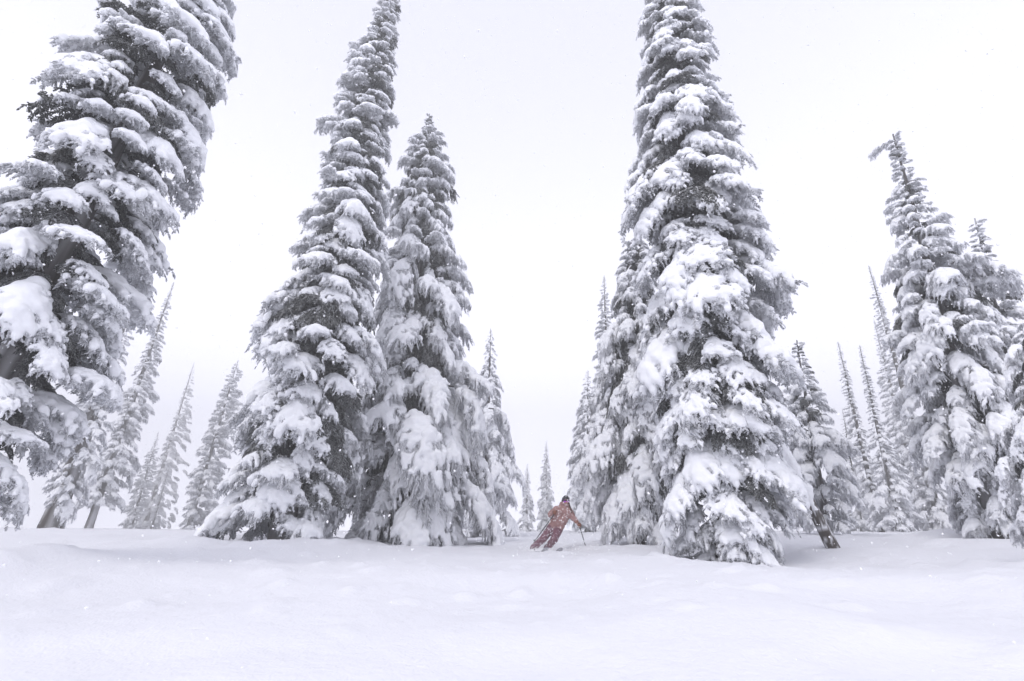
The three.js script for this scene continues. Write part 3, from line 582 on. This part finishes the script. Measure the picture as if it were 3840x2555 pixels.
    // the pole: shaft, grip, strap, basket
    const g = thing('ski_pole', SK.x, SK.y, SK.z, 0, k ? 'thin black ski pole planted in the snow at picture right of the skier' : 'thin black ski pole slanting across the skier to picture left', 'ski pole', 'the ski poles of the skier');
    const tube = (a, b, ra, rb, m, name) => { const B = new Build(); B.tube([a, a.clone().lerp(b, 0.5), b], [ra, (ra + rb) / 2, rb], 10, () => [1, 1, 1]); return add(name, B.geometry(), m, g); };
    tube(at(0.05, 0, 0), tip, 0.014, 0.011, helmetMat, 'shaft');
    tube(at(-0.075, 0, 0), at(0.075, 0, 0), 0.017, 0.015, strapMat, 'grip');
    const ring = new THREE.TorusGeometry(0.033, 0.0055, 6, 20); ring.scale(0.6, 1, 1); ring.lookAt(V(0.3, 0.2, 1)); ring.translate(...at(0.03, -0.01, -0.05).toArray()); add('wrist_strap', ring, strapMat, g);
    const bk = new THREE.TorusGeometry(0.042, 0.006, 6, 20); const spokes = [bk]; for (let s = 0; s < 3; s++) { const c = new THREE.CylinderGeometry(0.004, 0.004, 0.08, 6); c.rotateZ(s * Math.PI / 3); spokes.push(c); }
    const basket = mergeGeometries(spokes); basket.applyQuaternion(new THREE.Quaternion().setFromUnitVectors(V(0, 0, 1), axis)); basket.translate(...tip.clone().addScaledVector(axis, -0.07).toArray()); add('basket', basket, helmetMat, g);
  });
  // boots and skis
  const skiTop = new THREE.MeshStandardMaterial({ name: 'navy ski top', color: new THREE.Color().setRGB(0.03, 0.035, 0.12), roughness: 0.35 }), edgeMat = new THREE.MeshStandardMaterial({ name: 'steel edge', color: new THREE.Color().setRGB(0.5, 0.5, 0.52), roughness: 0.35, metalness: 0.9 });
  [[J.anA, V(-0.72, 0.015, 0.06)], [J.anB, V(-0.36, 0.0, 0.06)]].forEach(([an, foot], k) => {
    const dir = V(0.34, 0, 0.94).normalize();
    add('boot', surfaceNet(bones([[an.clone().add(V(0.02, 0.06, 0)), foot.clone().add(V(-0.01, 0.05, -0.04)), 0.066, 0.06], [foot.clone().addScaledVector(dir, -0.09).add(V(0, 0.035, 0)), foot.clone().addScaledVector(dir, 0.15).add(V(0, 0.03, 0)), 0.05, 0.045]], 0.012), foot.clone().sub(V(0.22, 0.1, 0.25)), foot.clone().add(V(0.22, 0.3, 0.3)), 0.012), bootMat, p);
    const ski = thing('ski', SK.x + foot.x, SK.y + foot.y - 0.03, SK.z + foot.z, Math.atan2(dir.x, dir.z), k ? 'ski with its navy tip breaking out of the snow in front of the skier' : 'ski mostly sunk in the snow under the outstretched left boot in the picture', 'ski', 'the skis of the skier');
    const shape = (half, thick, lift, mat, name) => {
      const n = 40, pos = [], idx = [];
      for (let i = 0; i <= n; i++) {
        const t = i / n * 2 - 1, zz = t * half, w = (0.05 + 0.018 * t * t) * Math.sqrt(clamp((1.02 - t) * 9, 0, 1)) * clamp((t + 1.02) * 12, 0.4, 1), up = 0.17 * smooth(0.7, 1.05, t) ** 1.3 + 0.03 * smooth(-0.85, -1, t) + lift;
        pos.push(-w, up + thick, zz, w, up + thick, zz, w, up, zz, -w, up, zz);
        if (i < n) for (let s = 0; s < 4; s++) { const a = i * 4 + s, b = i * 4 + (s + 1) % 4; idx.push(a, b, b + 4, a, b + 4, a + 4); }
      }
      idx.push(0, 3, 2, 0, 2, 1); const e = n * 4; idx.push(e, e + 1, e + 2, e, e + 2, e + 3);
      const g = new THREE.BufferGeometry(); g.setAttribute('position', new THREE.Float32BufferAttribute(pos, 3)); g.setIndex(idx); const f = g.toNonIndexed(); f.computeVertexNormals();
      return add(name, f, mat, ski);
    };
    shape(0.82, 0.008, 0.006, skiTop, 'top_sheet'); shape(0.822, 0.0055, 0, edgeMat, 'edge');
    const toe = new THREE.BoxGeometry(0.06, 0.04, 0.08); toe.translate(0, 0.035, 0.17); const heel = toe.clone(); heel.translate(0, 0.01, -0.32); add('binding', mergeGeometries([toe, heel]), strapMat, ski);
    ski.rotation.order = 'YXZ'; ski.rotation.z = -0.55;
  });
  // powder thrown up and heaped over the skis
  const heap = surfaceNet((x, y, z) => { let d = y + 0.05; const ds = [[-0.62, 0.0, 0.16, 0.12], [-0.45, -0.01, 0.2, 0.12], [-0.3, 0.0, 0.16, 0.1], [-0.8, -0.03, 0.1, 0.1], [-0.15, -0.06, 0.2, 0.12], [0.05, -0.1, 0.1, 0.12]].map(([a, b, c, r]) => Math.hypot(x - a, (y - b) * 1.2, z - c) - r); return blend(ds, 0.05) + 0.03 * noise(x * 9, y * 9, z * 9) + 0.012 * noise(x * 26, y * 26, z * 26); }, V(-1.1, -0.3, -0.2), V(0.35, 0.25, 0.5), 0.018);
  heap.translate(SK.x, SK.y, SK.z);
  tag(add('snow_heap', heap, snowMat), 'small heap of churned powder over the skis and boots', 'snow', null, 'stuff');
}
// ---------------------------------------------------------------- snow in the air
{
  const R = rng(4242), flakeMat = new THREE.MeshStandardMaterial({ name: 'snowflake', color: new THREE.Color().setRGB(0.96, 0.965, 0.98), roughness: 0.9 }), flake = new THREE.IcosahedronGeometry(1, 0), n = 45000, m = new THREE.InstancedMesh(flake, flakeMat, n), d = new THREE.Object3D();
  let k = 0;
  while (k < n) {
    const x = lerp(-13, 13, R()), y = lerp(0.4, 12, R()), z = lerp(-14, -1.2, R());
    if (Math.hypot(x, y - EYE, z) < 3) continue;
    d.position.set(x, y, z); d.rotation.set(R() * 6, R() * 6, R() * 6); const s = lerp(0.0025, 0.0085, R() ** 3); d.scale.set(s, s * lerp(0.8, 1.6, R()), s); d.updateMatrix(); m.setMatrixAt(k++, d.matrix);
  }
  m.name = 'falling_snow'; m.castShadow = false; m.receiveShadow = true;
  tag(m, 'loose white snowflakes drifting down in front of the trees', 'snowflakes', null, 'stuff'); scene.add(m);
  const q = new THREE.InstancedMesh(flake, flakeMat, 7800);
  for (let i = 0; i < 6000; i++) { const a = R() * 6.28, r = 0.55 * R() ** 0.8; d.position.set(SK.x - 0.4 + Math.cos(a) * r * 1.3, SK.y + 0.02 + 0.34 * R() ** 2.6, SK.z + 0.1 + Math.sin(a) * r * 0.7); const s = lerp(0.002, 0.009, R() ** 4); d.scale.set(s, s, s); d.updateMatrix(); q.setMatrixAt(i, d.matrix); }
  for (let i = 6000; i < 7800; i++) { d.position.set(lerp(0.1, 2.1, R()), lerp(0.6, 2.3, R()), lerp(-13.4, -9.5, R())); const s = lerp(0.003, 0.014, R() ** 3); d.scale.set(s, s * lerp(0.8, 1.5, R()), s); d.updateMatrix(); q.setMatrixAt(i, d.matrix); }
  q.name = 'snow_spray'; q.castShadow = q.receiveShadow = true;
  tag(q, 'powder spray kicked up around and in front of the skier', 'snow spray', null, 'stuff'); scene.add(q);
}
renderer.render(scene, camera);
